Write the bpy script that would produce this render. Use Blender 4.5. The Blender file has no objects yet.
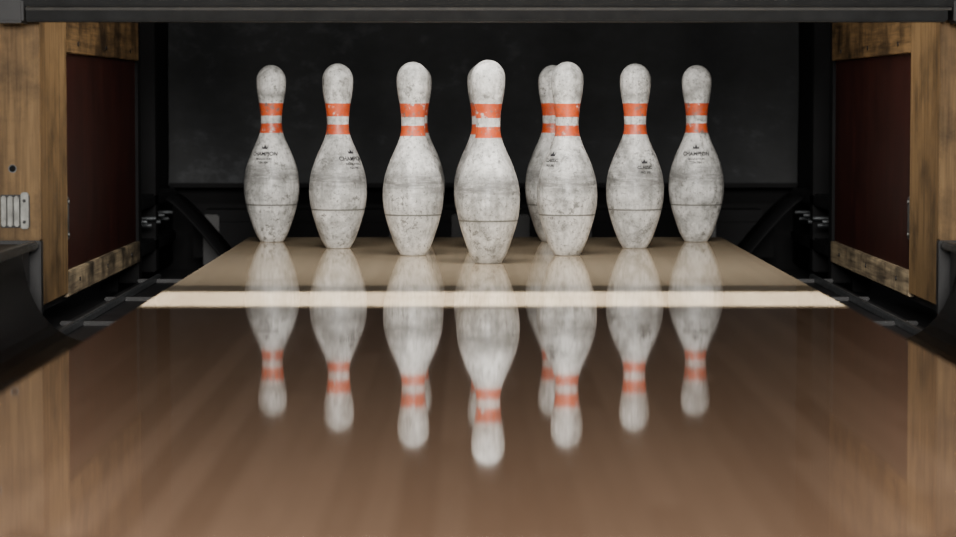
import bpy, bmesh, math, random
from mathutils import Vector, Matrix, Euler
random.seed(4)
C = bpy.context.scene.collection

# ------------------------------------------------------------------ materials
def newmat(name):
    m = bpy.data.materials.new(name); m.use_nodes = True
    nt = m.node_tree; b = nt.nodes["Principled BSDF"]
    return m, nt, b
def N(nt, t, **kw):
    n = nt.nodes.new(t)
    for k, v in kw.items(): setattr(n, k, v)
    return n
def ramp(nt, stops, interp='LINEAR'):
    r = N(nt, 'ShaderNodeValToRGB'); cr = r.color_ramp; cr.interpolation = interp
    while len(cr.elements) < len(stops): cr.elements.new(0.5)
    for e, (p, c) in zip(cr.elements, stops):
        e.position = p; e.color = (c if len(c) == 4 else (*c, 1))
    return r
def mixc(nt, fac, a, b, mode='MIX'):
    n = N(nt, 'ShaderNodeMix', data_type='RGBA', blend_type=mode)
    for s, v in ((0, fac), (6, a), (7, b)):
        if hasattr(v, 'links'): nt.links.new(v, n.inputs[s])
        else: n.inputs[s].default_value = v if s == 0 else (*v, 1)
    return n.outputs[2]
def math_(nt, op, a, b=None, clamp=False):
    n = N(nt, 'ShaderNodeMath', operation=op, use_clamp=clamp)
    for i, v in enumerate((a, b)):
        if v is None: continue
        if hasattr(v, 'links'): nt.links.new(v, n.inputs[i])
        else: n.inputs[i].default_value = v
    return n.outputs[0]
def noise(nt, vec, scale, detail=4, rough=.55, mapscale=None):
    if mapscale:
        mp = N(nt, 'ShaderNodeMapping'); mp.inputs['Scale'].default_value = mapscale
        nt.links.new(vec, mp.inputs[0]); vec = mp.outputs[0]
    n = N(nt, 'ShaderNodeTexNoise'); n.inputs['Scale'].default_value = scale
    n.inputs['Detail'].default_value = detail; n.inputs['Roughness'].default_value = rough
    nt.links.new(vec, n.inputs['Vector']); return n.outputs[0]
def bump(nt, b, h, strength, dist=.001):
    n = N(nt, 'ShaderNodeBump'); n.inputs['Strength'].default_value = strength
    n.inputs['Distance'].default_value = dist
    nt.links.new(h, n.inputs['Height']); nt.links.new(n.outputs[0], b.inputs['Normal'])

def simple(name, col, rough=.5, metal=0, nscale=20, var=.35, bmp=.1, spec=.5):
    m, nt, b = newmat(name)
    tc = N(nt, 'ShaderNodeTexCoord')
    n1 = noise(nt, tc.outputs['Object'], nscale, 6)
    r = ramp(nt, [(.3, tuple(c*(1-var) for c in col)), (.7, tuple(min(1, c*(1+var)) for c in col))])
    nt.links.new(n1, r.inputs[0]); nt.links.new(r.outputs[0], b.inputs['Base Color'])
    b.inputs['Roughness'].default_value = rough; b.inputs['Metallic'].default_value = metal
    b.inputs['Specular IOR Level'].default_value = spec
    if bmp: bump(nt, b, n1, bmp)
    return m

def wood(name, dark, light, axis='Z', rough=.5, grime=.6, scale=1.0, gthr=.45, spec=.35):
    m, nt, b = newmat(name)
    tc = N(nt, 'ShaderNodeTexCoord'); o = tc.outputs['Object']
    ms = {'Z': (60, 60, 4), 'Y': (60, 4, 60)}[axis]
    ms2 = {'Z': (260, 260, 8), 'Y': (260, 8, 260)}[axis]
    g1 = noise(nt, o, scale, 5, .6, ms); g2 = noise(nt, o, scale, 3, .6, ms2)
    g = math_(nt, 'ADD', math_(nt, 'MULTIPLY', g1, .65), math_(nt, 'MULTIPLY', g2, .35))
    r = ramp(nt, [(.36, dark), (.64, light)]); nt.links.new(g, r.inputs[0])
    gr = noise(nt, o, 9, 8, .65)
    gm = ramp(nt, [(gthr, (0, 0, 0)), (gthr+.22, (grime, grime, grime))]); nt.links.new(gr, gm.inputs[0])
    c = mixc(nt, gm.outputs[0], r.outputs[0], tuple(x*.22 for x in dark))
    nt.links.new(c, b.inputs['Base Color']); b.inputs['Roughness'].default_value = rough
    b.inputs['Specular IOR Level'].default_value = spec
    bump(nt, b, g, .25)
    return m

def lane_mat(name, cols, rough, seed, ior=1.42):
    m, nt, b = newmat(name)
    tc = N(nt, 'ShaderNodeTexCoord'); o = tc.outputs['Object']
    sx = N(nt, 'ShaderNodeSeparateXYZ'); nt.links.new(o, sx.inputs[0])
    bx = math_(nt, 'MULTIPLY', sx.outputs[0], 1/0.027)
    bi = math_(nt, 'FLOOR', bx)
    by = math_(nt, 'FLOOR', math_(nt, 'ADD', math_(nt, 'MULTIPLY', sx.outputs[1], .55), math_(nt, 'MULTIPLY', bi, .37)))
    cm = N(nt, 'ShaderNodeCombineXYZ'); nt.links.new(bi, cm.inputs[0]); nt.links.new(by, cm.inputs[1]); cm.inputs[2].default_value = seed
    wn = N(nt, 'ShaderNodeTexWhiteNoise', noise_dimensions='3D'); nt.links.new(cm.outputs[0], wn.inputs['Vector'])
    g = noise(nt, o, 1, 5, .6, (150, 5, 1))
    v = math_(nt, 'ADD', math_(nt, 'MULTIPLY', wn.outputs['Value'], .5), math_(nt, 'MULTIPLY', g, .5))
    r = ramp(nt, [(.15, cols[0]), (.5, cols[1]), (.85, cols[2])]); nt.links.new(v, r.inputs[0])
    fr = math_(nt, 'FRACT', bx)
    seam = math_(nt, 'LESS_THAN', fr, .03)
    c = mixc(nt, math_(nt, 'MULTIPLY', seam, .4), r.outputs[0], tuple(x*.4 for x in cols[0]))
    nt.links.new(c, b.inputs['Base Color'])
    b.inputs['Roughness'].default_value = rough
    b.inputs['IOR'].default_value = ior
    return m

M_wood_frame = wood('plywood_frame', (.045, .026, .011), (.175, .105, .045), 'Y', .6, .9, 1, .42, .2)
M_wood_post = wood('plywood_post', (.085, .050, .021), (.200, .125, .056), 'Z', .6, .7, 1, .47, .2)
M_worn = wood('worn_sill', (.06, .043, .028), (.36, .28, .17), 'Y', .6, .95, 1, .42)
M_maroon = wood('maroon_panel', (.012, .0028, .002), (.030, .0072, .005), 'Z', .5, .4, 1, .45, .12)
M_black = simple('black_metal', (.007, .007, .008), .45, 0, 18, .5, .15, .3)
M_blackgloss = simple('gutter_composite', (.006, .007, .009), .22, 0, 14, .5, .1, .35)
M_dark = simple('dark_pit', (.003, .003, .0035), .75, 0, 8, .4, .1, .15)
M_rail = simple('worn_rail_metal', (.07, .075, .08), .42, .7, 60, .6, .2)
M_alu = simple('aluminium', (.15, .15, .14), .45, .85, 70, .35, .1)
M_beam = simple('beam_paint', (.009, .0095, .010), .6, 0, 30, .4, .15, .12)
M_beamtrim = simple('beam_trim', (.028, .025, .021), .5, 0, 40, .4, .1, .25)
M_ink = simple('label_ink', (.012, .012, .016), .5, 0, 50, .3, 0)
M_floor = simple('floor_dark', (.02, .02, .022), .7, 0, 4, .3, .1)
M_lane = lane_mat('lane_boards', ((.145, .087, .055), (.175, .110, .072), (.215, .137, .092)), .036, 1.0)
M_deck = lane_mat('deck_boards', ((.46, .355, .235), (.54, .425, .285), (.61, .485, .33)), .05, 7.0, 1.36)

def curtain_mat():
    m, nt, b = newmat('curtain_fabric')
    tc = N(nt, 'ShaderNodeTexCoord'); o = tc.outputs['Object']
    a = noise(nt, o, 3, 8, .7); s = noise(nt, o, 1, 6, .7, (14, 5, 22))
    v = math_(nt, 'ADD', math_(nt, 'MULTIPLY', a, .5), math_(nt, 'MULTIPLY', s, .5))
    r = ramp(nt, [(.35, (.005, .0058, .0065)), (.55, (.0115, .0128, .0143)), (.68, (.038, .041, .045))])
    nt.links.new(v, r.inputs[0]); nt.links.new(r.outputs[0], b.inputs['Base Color'])
    b.inputs['Roughness'].default_value = .7; b.inputs['Specular IOR Level'].default_value = .3; bump(nt, b, v, .5, .004)
    return m
M_curtain = curtain_mat()

def pin_mat():
    m, nt, b = newmat('pin_coating')
    tc = N(nt, 'ShaderNodeTexCoord'); oi = N(nt, 'ShaderNodeObjectInfo')
    o = tc.outputs['Object']
    off = N(nt, 'ShaderNodeVectorMath', operation='SCALE'); off.inputs['Scale'].default_value = 7.0
    nt.links.new(oi.outputs['Location'], off.inputs[0])
    ad = N(nt, 'ShaderNodeVectorMath', operation='ADD'); nt.links.new(o, ad.inputs[0]); nt.links.new(off.outputs[0], ad.inputs[1])
    p = ad.outputs[0]
    sp = N(nt, 'ShaderNodeSeparateXYZ'); nt.links.new(o, sp.inputs[0])
    z = math_(nt, 'DIVIDE', sp.outputs[2], .381)
    cl = noise(nt, p, 17, 8, .75)
    r1 = ramp(nt, [(.36, (.21, .21, .20)), (.47, (.47, .47, .455)), (.58, (.70, .695, .675))]); nt.links.new(cl, r1.inputs[0])
    col = r1.outputs[0]
    st = noise(nt, p, 1, 5, .6, (130, 130, 10))
    rs = ramp(nt, [(.48, (0,)*3), (.68, (.55,)*3)]); nt.links.new(st, rs.inputs[0])
    col = mixc(nt, rs.outputs[0], col, (.25, .25, .235))
    zb = math_(nt, 'ADD', z, math_(nt, 'MULTIPLY', math_(nt, 'SUBTRACT', noise(nt, p, 10, 3), .5), .03))
    rb = ramp(nt, [(0, (.5,)*3), (.03, (.12,)*3), (.19, (0.05,)*3), (.21, (.3,)*3), (.30, (.08,)*3), (.335, (.5,)*3), (.37, (.9,)*3), (.41, (.65,)*3), (.45, (.0,)*3), (1, (0,)*3)])
    nt.links.new(zb, rb.inputs[0])
    sm = noise(nt, p, 1, 6, .7, (22, 22, 150))
    rsm = ramp(nt, [(.34, (.2,)*3), (.56, (1,)*3)]); nt.links.new(sm, rsm.inputs[0])
    f = math_(nt, 'MULTIPLY', rb.outputs[0], rsm.outputs[0])
    col = mixc(nt, f, col, (.14, .14, .135))
    zl = math_(nt, 'ABSOLUTE', math_(nt, 'SUBTRACT', z, .212))
    line = math_(nt, 'MULTIPLY', math_(nt, 'LESS_THAN', zl, .004), .85)
    col = mixc(nt, line, col, (.07, .07, .06))
    zr = math_(nt, 'ADD', z, math_(nt, 'MULTIPLY', math_(nt, 'SUBTRACT', noise(nt, p, 60, 3), .5), .006))
    rr = ramp(nt, [(0, (0,)*3), (.614, (1,)*3), (.668, (0,)*3), (.713, (1,)*3), (.782, (0,)*3)], 'CONSTANT')
    nt.links.new(zr, rr.inputs[0])
    wear = noise(nt, p, 45, 7, .7)
    rw = ramp(nt, [(.35, (.1,)*3), (.41, (1,)*3)]); nt.links.new(wear, rw.inputs[0])
    redv = ramp(nt, [(.35, (.36, .042, .011)), (.60, (.60, .088, .020))]); nt.links.new(cl, redv.inputs[0])
    col = mixc(nt, math_(nt, 'MULTIPLY', rr.outputs[0], rw.outputs[0]), col, redv.outputs[0])
    ch = noise(nt, p, 75, 6, .75)
    rc = ramp(nt, [(.54, (0,)*3), (.60, (.85,)*3)]); nt.links.new(ch, rc.inputs[0])
    gate = noise(nt, p, 18, 3, .6)
    rg = ramp(nt, [(.46, (0,)*3), (.58, (1,)*3)]); nt.links.new(gate, rg.inputs[0])
    col = mixc(nt, math_(nt, 'MULTIPLY', rc.outputs[0], rg.outputs[0]), col, (.12, .12, .11))
    fs = noise(nt, p, 170, 4, .65)
    rf = ramp(nt, [(.57, (0,)*3), (.65, (.75,)*3)]); nt.links.new(fs, rf.inputs[0])
    col = mixc(nt, rf.outputs[0], col, (.13, .13, .12))
    rk = ramp(nt, [(.79, (0,)*3), (.83, (1,)*3), (.87, (0,)*3)]); nt.links.new(z, rk.inputs[0])
    rk2 = ramp(nt, [(.48, (0,)*3), (.51, (.75,)*3)]); nt.links.new(noise(nt, p, 28, 6, .7), rk2.inputs[0])
    col = mixc(nt, math_(nt, 'MULTIPLY', rk.outputs[0], rk2.outputs[0]), col, (.17, .17, .16))
    nt.links.new(col, b.inputs['Base Color'])
    b.inputs['Roughness'].default_value = .42
    b.inputs['Coat Weight'].default_value = .15; b.inputs['Coat Roughness'].default_value = .25
    h = math_(nt, 'SUBTRACT', cl, math_(nt, 'MULTIPLY', rc.outputs[0], .3))
    bump(nt, b, h, .35, .002)
    return m
M_pin = pin_mat()

# ------------------------------------------------------------------ mesh builder
class Build:
    def __init__(s, name): s.name = name; s.bm = bmesh.new(); s.mats = []
    def mi(s, m):
        if m not in s.mats: s.mats.append(m)
        return s.mats.index(m)
    def add(s, tmp, mat, smooth=False):
        me = bpy.data.meshes.new('t'); tmp.to_mesh(me); tmp.free()
        i0 = len(s.bm.faces); s.bm.from_mesh(me); bpy.data.meshes.remove(me)
        s.bm.faces.ensure_lookup_table(); k = s.mi(mat)
        for f in s.bm.faces[i0:]: f.material_index = k; f.smooth = smooth
    def box(s, x0, x1, y0, y1, z0, z1, mat, bev=.0015, rot=None):
        t = bmesh.new(); bmesh.ops.create_cube(t, size=1)
        c = Vector(((x0+x1)/2, (y0+y1)/2, (z0+z1)/2))
        for v in t.verts: v.co = Vector((v.co.x*(x1-x0), v.co.y*(y1-y0), v.co.z*(z1-z0)))
        if bev: bmesh.ops.bevel(t, geom=t.edges[:], offset=bev, segments=2, affect='EDGES')
        if rot: bmesh.ops.rotate(t, verts=t.verts, matrix=Euler(rot).to_matrix())
        bmesh.ops.translate(t, verts=t.verts, vec=c); s.add(t, mat)
    def cyl(s, p, axis, r, h, mat, seg=24, bev=0):
        t = bmesh.new(); bmesh.ops.create_cone(t, cap_ends=True, segments=seg, radius1=r, radius2=r-bev, depth=h)
        q = Vector((0, 0, 1)).rotation_difference(Vector(axis)).to_matrix()
        bmesh.ops.rotate(t, verts=t.verts, matrix=q); bmesh.ops.translate(t, verts=t.verts, vec=Vector(p)); s.add(t, mat, False)
    def extrude_profile(s, pts, y0, y1, mat, thick=.006, ny=2):
        t = bmesh.new(); n = len(pts)
        lo = []
        for i in range(n):
            a = Vector(pts[max(i-1, 0)]); c = Vector(pts[min(i+1, n-1)]); d = (c-a).normalized()
            nn = Vector((-d.y, d.x)); nn = nn if nn.y < 0 or (abs(nn.y) < 1e-6) else -nn
            lo.append(Vector(pts[i]) + nn*thick)
        loop = [Vector(p) for p in pts] + lo[::-1]
        A = [t.verts.new((p.x, y0, p.y)) for p in loop]; B = [t.verts.new((p.x, y1, p.y)) for p in loop]
        L = len(loop)
        for i in range(L):
            t.faces.new((A[i], A[(i+1) % L], B[(i+1) % L], B[i]))
        for i in range(n-1):
            t.faces.new((A[i+1], A[i], A[L-1-i], A[L-2-i])); t.faces.new((B[i], B[i+1], B[L-2-i], B[L-1-i]))
        bmesh.ops.recalc_face_normals(t, faces=t.faces); s.add(t, mat, True)
    def done(s):
        me = bpy.data.meshes.new(s.name); s.bm.to_mesh(me); s.bm.free()
        for m in s.mats: me.materials.append(m)
        ob = bpy.data.objects.new(s.name, me); C.objects.link(ob); return ob

LX = .034                       # lane centre
LL, LR = LX-.527, LX+.527       # lane edges
WL, WR = LX-.765, LX+.765       # faces of the side walls

# ------------------------------------------------------------------ lane, deck
b = Build('bowling_lane'); b.box(LL, LR, -2.5, 4.10, -.06, 0, M_lane, .001); b.done()
b = Build('pin_deck'); b.box(LL, LR, 4.10, 6.20, -.06, 0, M_deck, .001)
b.box(LL, LR, 6.20, 6.215, -.10, -.003, M_black, .001)
b.box(LL-.004, LL, 4.6, 6.2, -.08, -.004, M_black, .001); b.box(LR, LR+.004, 4.6, 6.2, -.08, -.004, M_black, .001)
b.done()
b = Build('floor'); b.box(-2.6, 2.6, -3, 8, -.20, -.14, M_floor, 0); b.done()

# ------------------------------------------------------------------ gutters
for sgn in (-1, 1):
    e = LL if sgn < 0 else LR
    b = Build('lane_gutter')
    ctrl = []
    for i in range(25):
        t = i/24; a = math.pi*t
        w = .236
        x = .006 + w*(1-math.cos(a))/2*1.0
        zz = -.012 - .080*math.sin(a)
        if t > .5: zz += (.078)*((t-.5)*2)**2
        ctrl.append((x, zz))
    prof = [(e + sgn*x, z) for x, z in ctrl]
    b.extrude_profile(prof, -2.5, 4.56, M_blackgloss)
    ox = e + sgn*.241
    lo, hi = sorted((ox-sgn*.004, ox+sgn*.014))
    b.box(lo, hi, -2.5, 4.70, .054, .068, M_rail, .003)
    lo, hi = sorted((ox+sgn*.014, ox+sgn*.27))
    b.box(lo, hi, -2.5, 4.715, -.08, .062, M_black, .003)
    lo, hi = sorted((e+sgn*.006, e+sgn*.234))
    b.box(lo, hi, 4.56, 6.15, -.105, -.092, M_black, .001)
    for k, (dx, h) in enumerate(((.05, .008), (.12, .010), (.19, .014))):
        lo, hi = sorted((e+sgn*dx, e+sgn*(dx+.010)))
        b.box(lo, hi, 4.60, 6.14, -.092, -.092+h, M_rail if k != 1 else M_black, .002)
    lo, hi = sorted((e+sgn*.01, e+sgn*.232))
    for yy in (4.9, 5.5, 6.05):
        b.box(lo, hi, yy, yy+.02, -.092, -.084, M_black, .002)
    b.done()

# ------------------------------------------------------------------ side walls (kickbacks)
for sgn, W, nm in ((-1, WL, 'wall_left'), (1, WR, 'wall_right')):
    b = Build(nm)
    def bx(d0, d1, y0, y1, z0, z1, mat, bev=.0015):
        lo, hi = sorted((W+sgn*d0, W+sgn*d1)); b.box(lo, hi, y0, y1, z0, z1, mat, bev)
    bx(.012, .24, 4.75, 6.15, -.06, .70, M_black, 0)
    bx(.0, .012, 4.75, 5.05, -.045, .70, M_wood_post)
    bx(.0, .012, 5.05, 6.15, .392, .70, M_wood_frame)
    bx(.0, .012, 5.05, 6.15, -.052, -.006, M_worn)
    bx(.009, .013, 5.052, 6.15, -.006, .392, M_maroon, 0)
    bx(-.002, .24, 4.72, 4.75, .068, .70, M_wood_post, .002)
    bx(-.001, .24, 4.722, 4.75, -.06, .068, M_black, .002)
    bx(.004, .010, 5.07, 5.10, .05, .13, M_rail, .002)
    for yy, zz in ((5.085, .12), (5.085, .06)):
        b.cyl((W+sgn*.003, yy, zz), (1, 0, 0), .004, .003, M_alu)
    for yy in (5.2, 5.6, 6.0):
        b.cyl((W-sgn*.0005, yy, .41), (1, 0, 0), .004, .002, M_black)
        b.cyl((W-sgn*.0005, yy, -.028), (1, 0, 0), .004, .002, M_black)
    for dx, zz in ((.045, .190), (.075, .36)):
        b.cyl((W+sgn*dx, 4.7195, zz), (0, 1, 0), .007, .002, M_rail)
        b.cyl((W+sgn*dx, 4.7185, zz), (0, 1, 0), .0055, .002, M_dark)
    b.done()
    b = Build('pit_side_plate')
    lo, hi = sorted((W+sgn*.05, W+sgn*.09)); b.box(lo, hi, 6.155, 7.30, -.12, 1.2, M_dark, .002)
    lo, hi = sorted((W+sgn*.004, W+sgn*.05)); b.box(lo, hi, 6.16, 6.22, -.10, .70, M_dark, .003)
    lo, hi = sorted((W+sgn*.01, W+sgn*.05)); b.box(lo, hi, 6.55, 6.61, -.10, .70, M_dark, .003)
    b.box(lo, hi, 6.25, 7.0, .055, .085, M_black, .004)
    b.box(lo, hi, 6.25, 7.0, -.05, -.02, M_black, .004)
    for i in range(7):
        b.cyl((W+sgn*.026, 6.30+.09*i, .03-.012*(i % 2)), (1, 0, 0), .005, .050, M_rail)
    b.done()

# aluminium ribbed bracket on the left end board
b = Build('hinge_bracket')
bx0 = -.797
b.box(bx0, bx0+.050, 4.714, 4.7195, .090, .146, M_black, .0015)
for i in range(3): b.box(bx0+.003+i*.011, bx0+.0115+i*.011, 4.704, 4.715, .092, .144, M_alu, .002)
b.box(bx0+.036, bx0+.049, 4.707, 4.715, .088, .150, M_alu, .002)
b.cyl((bx0+.0425, 4.7055, .136), (0, 1, 0), .003, .003, M_black); b.cyl((bx0+.0425, 4.7055, .100), (0, 1, 0), .003, .003, M_black)
b.done()

# ------------------------------------------------------------------ pit
b = Build('pit_curtain')
t = bmesh.new(); nx, nz = 80, 40
x0, x1, z0, z1 = LX-.812, LX+.812, .085, 1.2
V = [[t.verts.new((x0+(x1-x0)*i/nx, 7.18+.012*math.sin(i*.35+1.3*math.sin(j*.12))*(1-j/nz*.6)+.006*math.sin(j*.5), z0+(z1-z0)*j/nz)) for i in range(nx+1)] for j in range(nz+1)]
for j in range(nz):
    for i in range(nx): t.faces.new((V[j][i], V[j][i+1], V[j+1][i+1], V[j+1][i]))
b.add(t, M_curtain, True)
b.box(x0, x1, 7.16, 7.175, .080, .092, M_dark, .004)
cur = b.done()
b = Build('wall_back'); b.box(-1.2, 1.25, 7.32, 7.40, -.14, 1.3, M_dark, 0); b.done()
b = Build('pit_cushion')
b.box(LX-.73, LX+.73, 6.95, 7.12, -.12, .03, M_dark, .03)
for i in range(9):
    b.box(LX-.70+i*.155, LX-.66+i*.155, 6.93, 6.952, -.11, .02, M_black, .004)
b.done()
for sgn in (-1, 1):
    b = Build('pit_guard')
    e = LX+sgn*.755
    pr = [(e-sgn*.17*math.sin(a), .075-.19*(math.sin(a))**1.2) for a in [i/16*math.pi/2 for i in range(17)]]
    b.extrude_profile(pr, 6.60, 6.90, M_dark, .006)
    b.done()

# ------------------------------------------------------------------ overhead beam & machine housing
b = Build('overhead_beam')
b.box(WL-.045, WR+.0, 4.66, 4.715, .437, .460, M_beam, .003)
b.box(WL-.05, WR+.02, 4.655, 4.715, .456, .4615, M_beamtrim, .002)
b.box(WL-.06, WR+.06, 4.64, 4.715, .4615, .60, M_beam, .003)
b.box(WL-.055, WL-.01, 4.63, 4.70, .434, .475, M_black, .004)
b.box(WR+.005, WR+.05, 4.63, 4.70, .434, .475, M_black, .004)
b.done()
b = Build('pinsetter_housing')
b.box(-1.1, 1.15, 4.75, 7.4, 1.3, 1.36, M_dark, 0)
b.box(-1.1, 1.15, 4.66, 4.715, .605, 1.3, M_beam, .002)
b.done()

# ------------------------------------------------------------------ pins
IN = .0254
prof = [(0.0, .93), (.05, 1.015), (.75, 1.414), (2.25, 1.953), (3.375, 2.255), (4.5, 2.383), (5.875, 2.281), (7.25, 1.851),
        (8.625, 1.236), (9.375, .982), (10.0, .905), (10.875, .935), (11.75, 1.047), (12.625, 1.203), (13.5, 1.273)]
def R(zi):
    P = prof
    if zi >= 13.5:
        d = (zi-13.65)/1.35
        return 1.273*math.sqrt(max(0, 1-max(0, d)**2))
    for i in range(len(P)-1):
        if P[i][0] <= zi <= P[i+1][0]:
            def sl(k):
                if k <= 0: return (P[1][1]-P[0][1])/(P[1][0]-P[0][0])
                if k == 1: return (P[2][1]-P[1][1])/(P[2][0]-P[1][0])
                if k >= len(P)-1: return .02
                return (P[k+1][1]-P[k-1][1])/(P[k+1][0]-P[k-1][0])
            h = P[i+1][0]-P[i][0]; u = (zi-P[i][0])/h
            m0, m1 = sl(i)*h, sl(i+1)*h
            return ((2*u**3-3*u**2+1)*P[i][1]+(u**3-2*u**2+u)*m0+(-2*u**3+3*u**2)*P[i+1][1]+(u**3-u**2)*m1)
    return 0
zs = [0, .02, .05, .12]+[.25*k for k in range(1, 55)]
zs += [13.65+1.35*math.sin(math.radians(a)) for a in (8, 16, 24, 32, 40, 48, 56, 64, 71, 78, 84, 88)]
bm = bmesh.new(); SEG = 64; rings = []
for zi in zs:
    r = R(zi)*IN*.985
    rings.append([bm.verts.new((r*math.cos(2*math.pi*k/SEG), r*math.sin(2*math.pi*k/SEG), zi*IN)) for k in range(SEG)])
for a, c in zip(rings, rings[1:]):
    for k in range(SEG): bm.faces.new((a[k], a[(k+1) % SEG], c[(k+1) % SEG], c[k]))
top = bm.verts.new((0, 0, 15*IN)); bot = bm.faces.new(rings[0][::-1])
for k in range(SEG): bm.faces.new((rings[-1][k], rings[-1][(k+1) % SEG], top))
for f in bm.faces: f.smooth = True
bot.smooth = False
pin_me = bpy.data.meshes.new('bowling_pin'); bm.to_mesh(pin_me); bm.free(); pin_me.materials.append(M_pin)

def text_mesh(lines, crown):
    out = bmesh.new()
    for txt, size, y in lines:
        cu = bpy.data.curves.new('lbl', 'FONT'); cu.body = txt; cu.size = size; cu.align_x = 'CENTER'; cu.offset = size*.035
        ob = bpy.data.objects.new('lbl', cu); C.objects.link(ob)
        dg = bpy.context.evaluated_depsgraph_get(); me = bpy.data.meshes.new_from_object(ob.evaluated_get(dg))
        for v in me.vertices: v.co.y += y
        out.from_mesh(me); bpy.data.objects.remove(ob); bpy.data.meshes.remove(me)
    if crown:
        k = crown
        pts = [(-.008, .012), (-.009, .021), (-.0045, .016), (0, .024), (.0045, .016), (.009, .021), (.008, .012)]
        out.faces.new([out.verts.new((x*k, .011+(y-.012)*k, 0)) for x, y in pts])
    return out
def label(pin, ang, zc, lines, crown=.8):
    t = text_mesh(lines, crown)
    bmesh.ops.triangulate(t, faces=t.faces[:])
    for v in t.verts:
        z = zc+v.co.y; r = R(z/IN)*IN*.985+.0006; a = ang+v.co.x/(r)
        v.co = Vector((r*math.sin(a), -r*math.cos(a), z))
    me = bpy.data.meshes.new('label'); t.to_mesh(me); t.free(); me.materials.append(M_ink)
    o = bpy.data.objects.new('label', me); C.objects.link(o); o.parent = pin

D = [5.216, 5.48, 5.744, 6.008]
xs = [(0, .034), (1, (413-470)/507), (1, (567-470)/507), (2, (338-470)/484), (2, .0265), (2, (635-470)/484),
      (3, (271.5-470)/463), (3, -.1145), (3, (553-470)/463), (3, (696.5-470)/463)]
L1 = [('CHAMPION', .0115, -.003), ('REGULATION', .006, -.012), ('TEN PIN', .0065, -.020)]
L2 = [('CLASSIC', .009, 0), ('PRO 300', .006, -.009)]
labs = {6: (-.30, .190, L1), 9: (-.10, .190, L1), 5: (.35, .165, L2), 3: (.75, .185, L1), 2: (-.80, .185, L2)}
for i, (row, x) in enumerate(xs):
    o = bpy.data.objects.new('bowling_pin', pin_me); C.objects.link(o)
    o.location = (x, D[row], 0)
    if i in labs: label(o, *labs[i])

# ------------------------------------------------------------------ lights
def area(name, loc, rot, sx, sy, e, col=(1, 1, 1), spread=180):
    l = bpy.data.lights.new(name, 'AREA'); l.shape = 'RECTANGLE'; l.size = sx; l.size_y = sy; l.energy = e; l.color = col
    l.spread = math.radians(spread); o = bpy.data.objects.new(name, l); C.objects.link(o); o.location = loc
    o.rotation_euler = rot; return o
def aim(loc, tgt): return (Vector(tgt)-Vector(loc)).to_track_quat('-Z', 'Y').to_euler()
p = (0.05, -1.8, .95); area('room_light', p, aim(p, (0.03, 5.5, .15)), 1.2, .7, 410, (1, .965, .915))
p = (LX, 4.82, .80); area('pin_light', p, aim(p, (LX, 5.75, .05)), 1.3, .08, 19, (1, .965, .91))
area('lane_light', (0, .9, 1.6), (0, 0, 0), 1.6, 1.6, 82, (1, .95, .87))
area('gap_light', (LX, 4.285, .60), (0, 0, 0), 1.15, .30, 7, (1, .97, .91), 6)

w = bpy.data.worlds.new('World'); bpy.context.scene.world = w; w.use_nodes = True
w.node_tree.nodes['Background'].inputs[0].default_value = (.97, .97, 1, 1)
w.node_tree.nodes['Background'].inputs[1].default_value = .06

# ------------------------------------------------------------------ camera
cd = bpy.data.cameras.new('Camera'); cam = bpy.data.objects.new('Camera', cd); C.objects.link(cam)
FP = 2780
cd.sensor_width = 36; cd.lens = FP/956*36
cam.location = (0, 0, .308)
cam.rotation_euler = (math.pi/2-math.atan((268.5-99)/FP), 0, -math.atan(8/FP))
cd.dof.use_dof = True; cd.dof.focus_distance = 5.4; cd.dof.aperture_fstop = 5.6
cd.clip_end = 100
bpy.context.scene.camera = cam
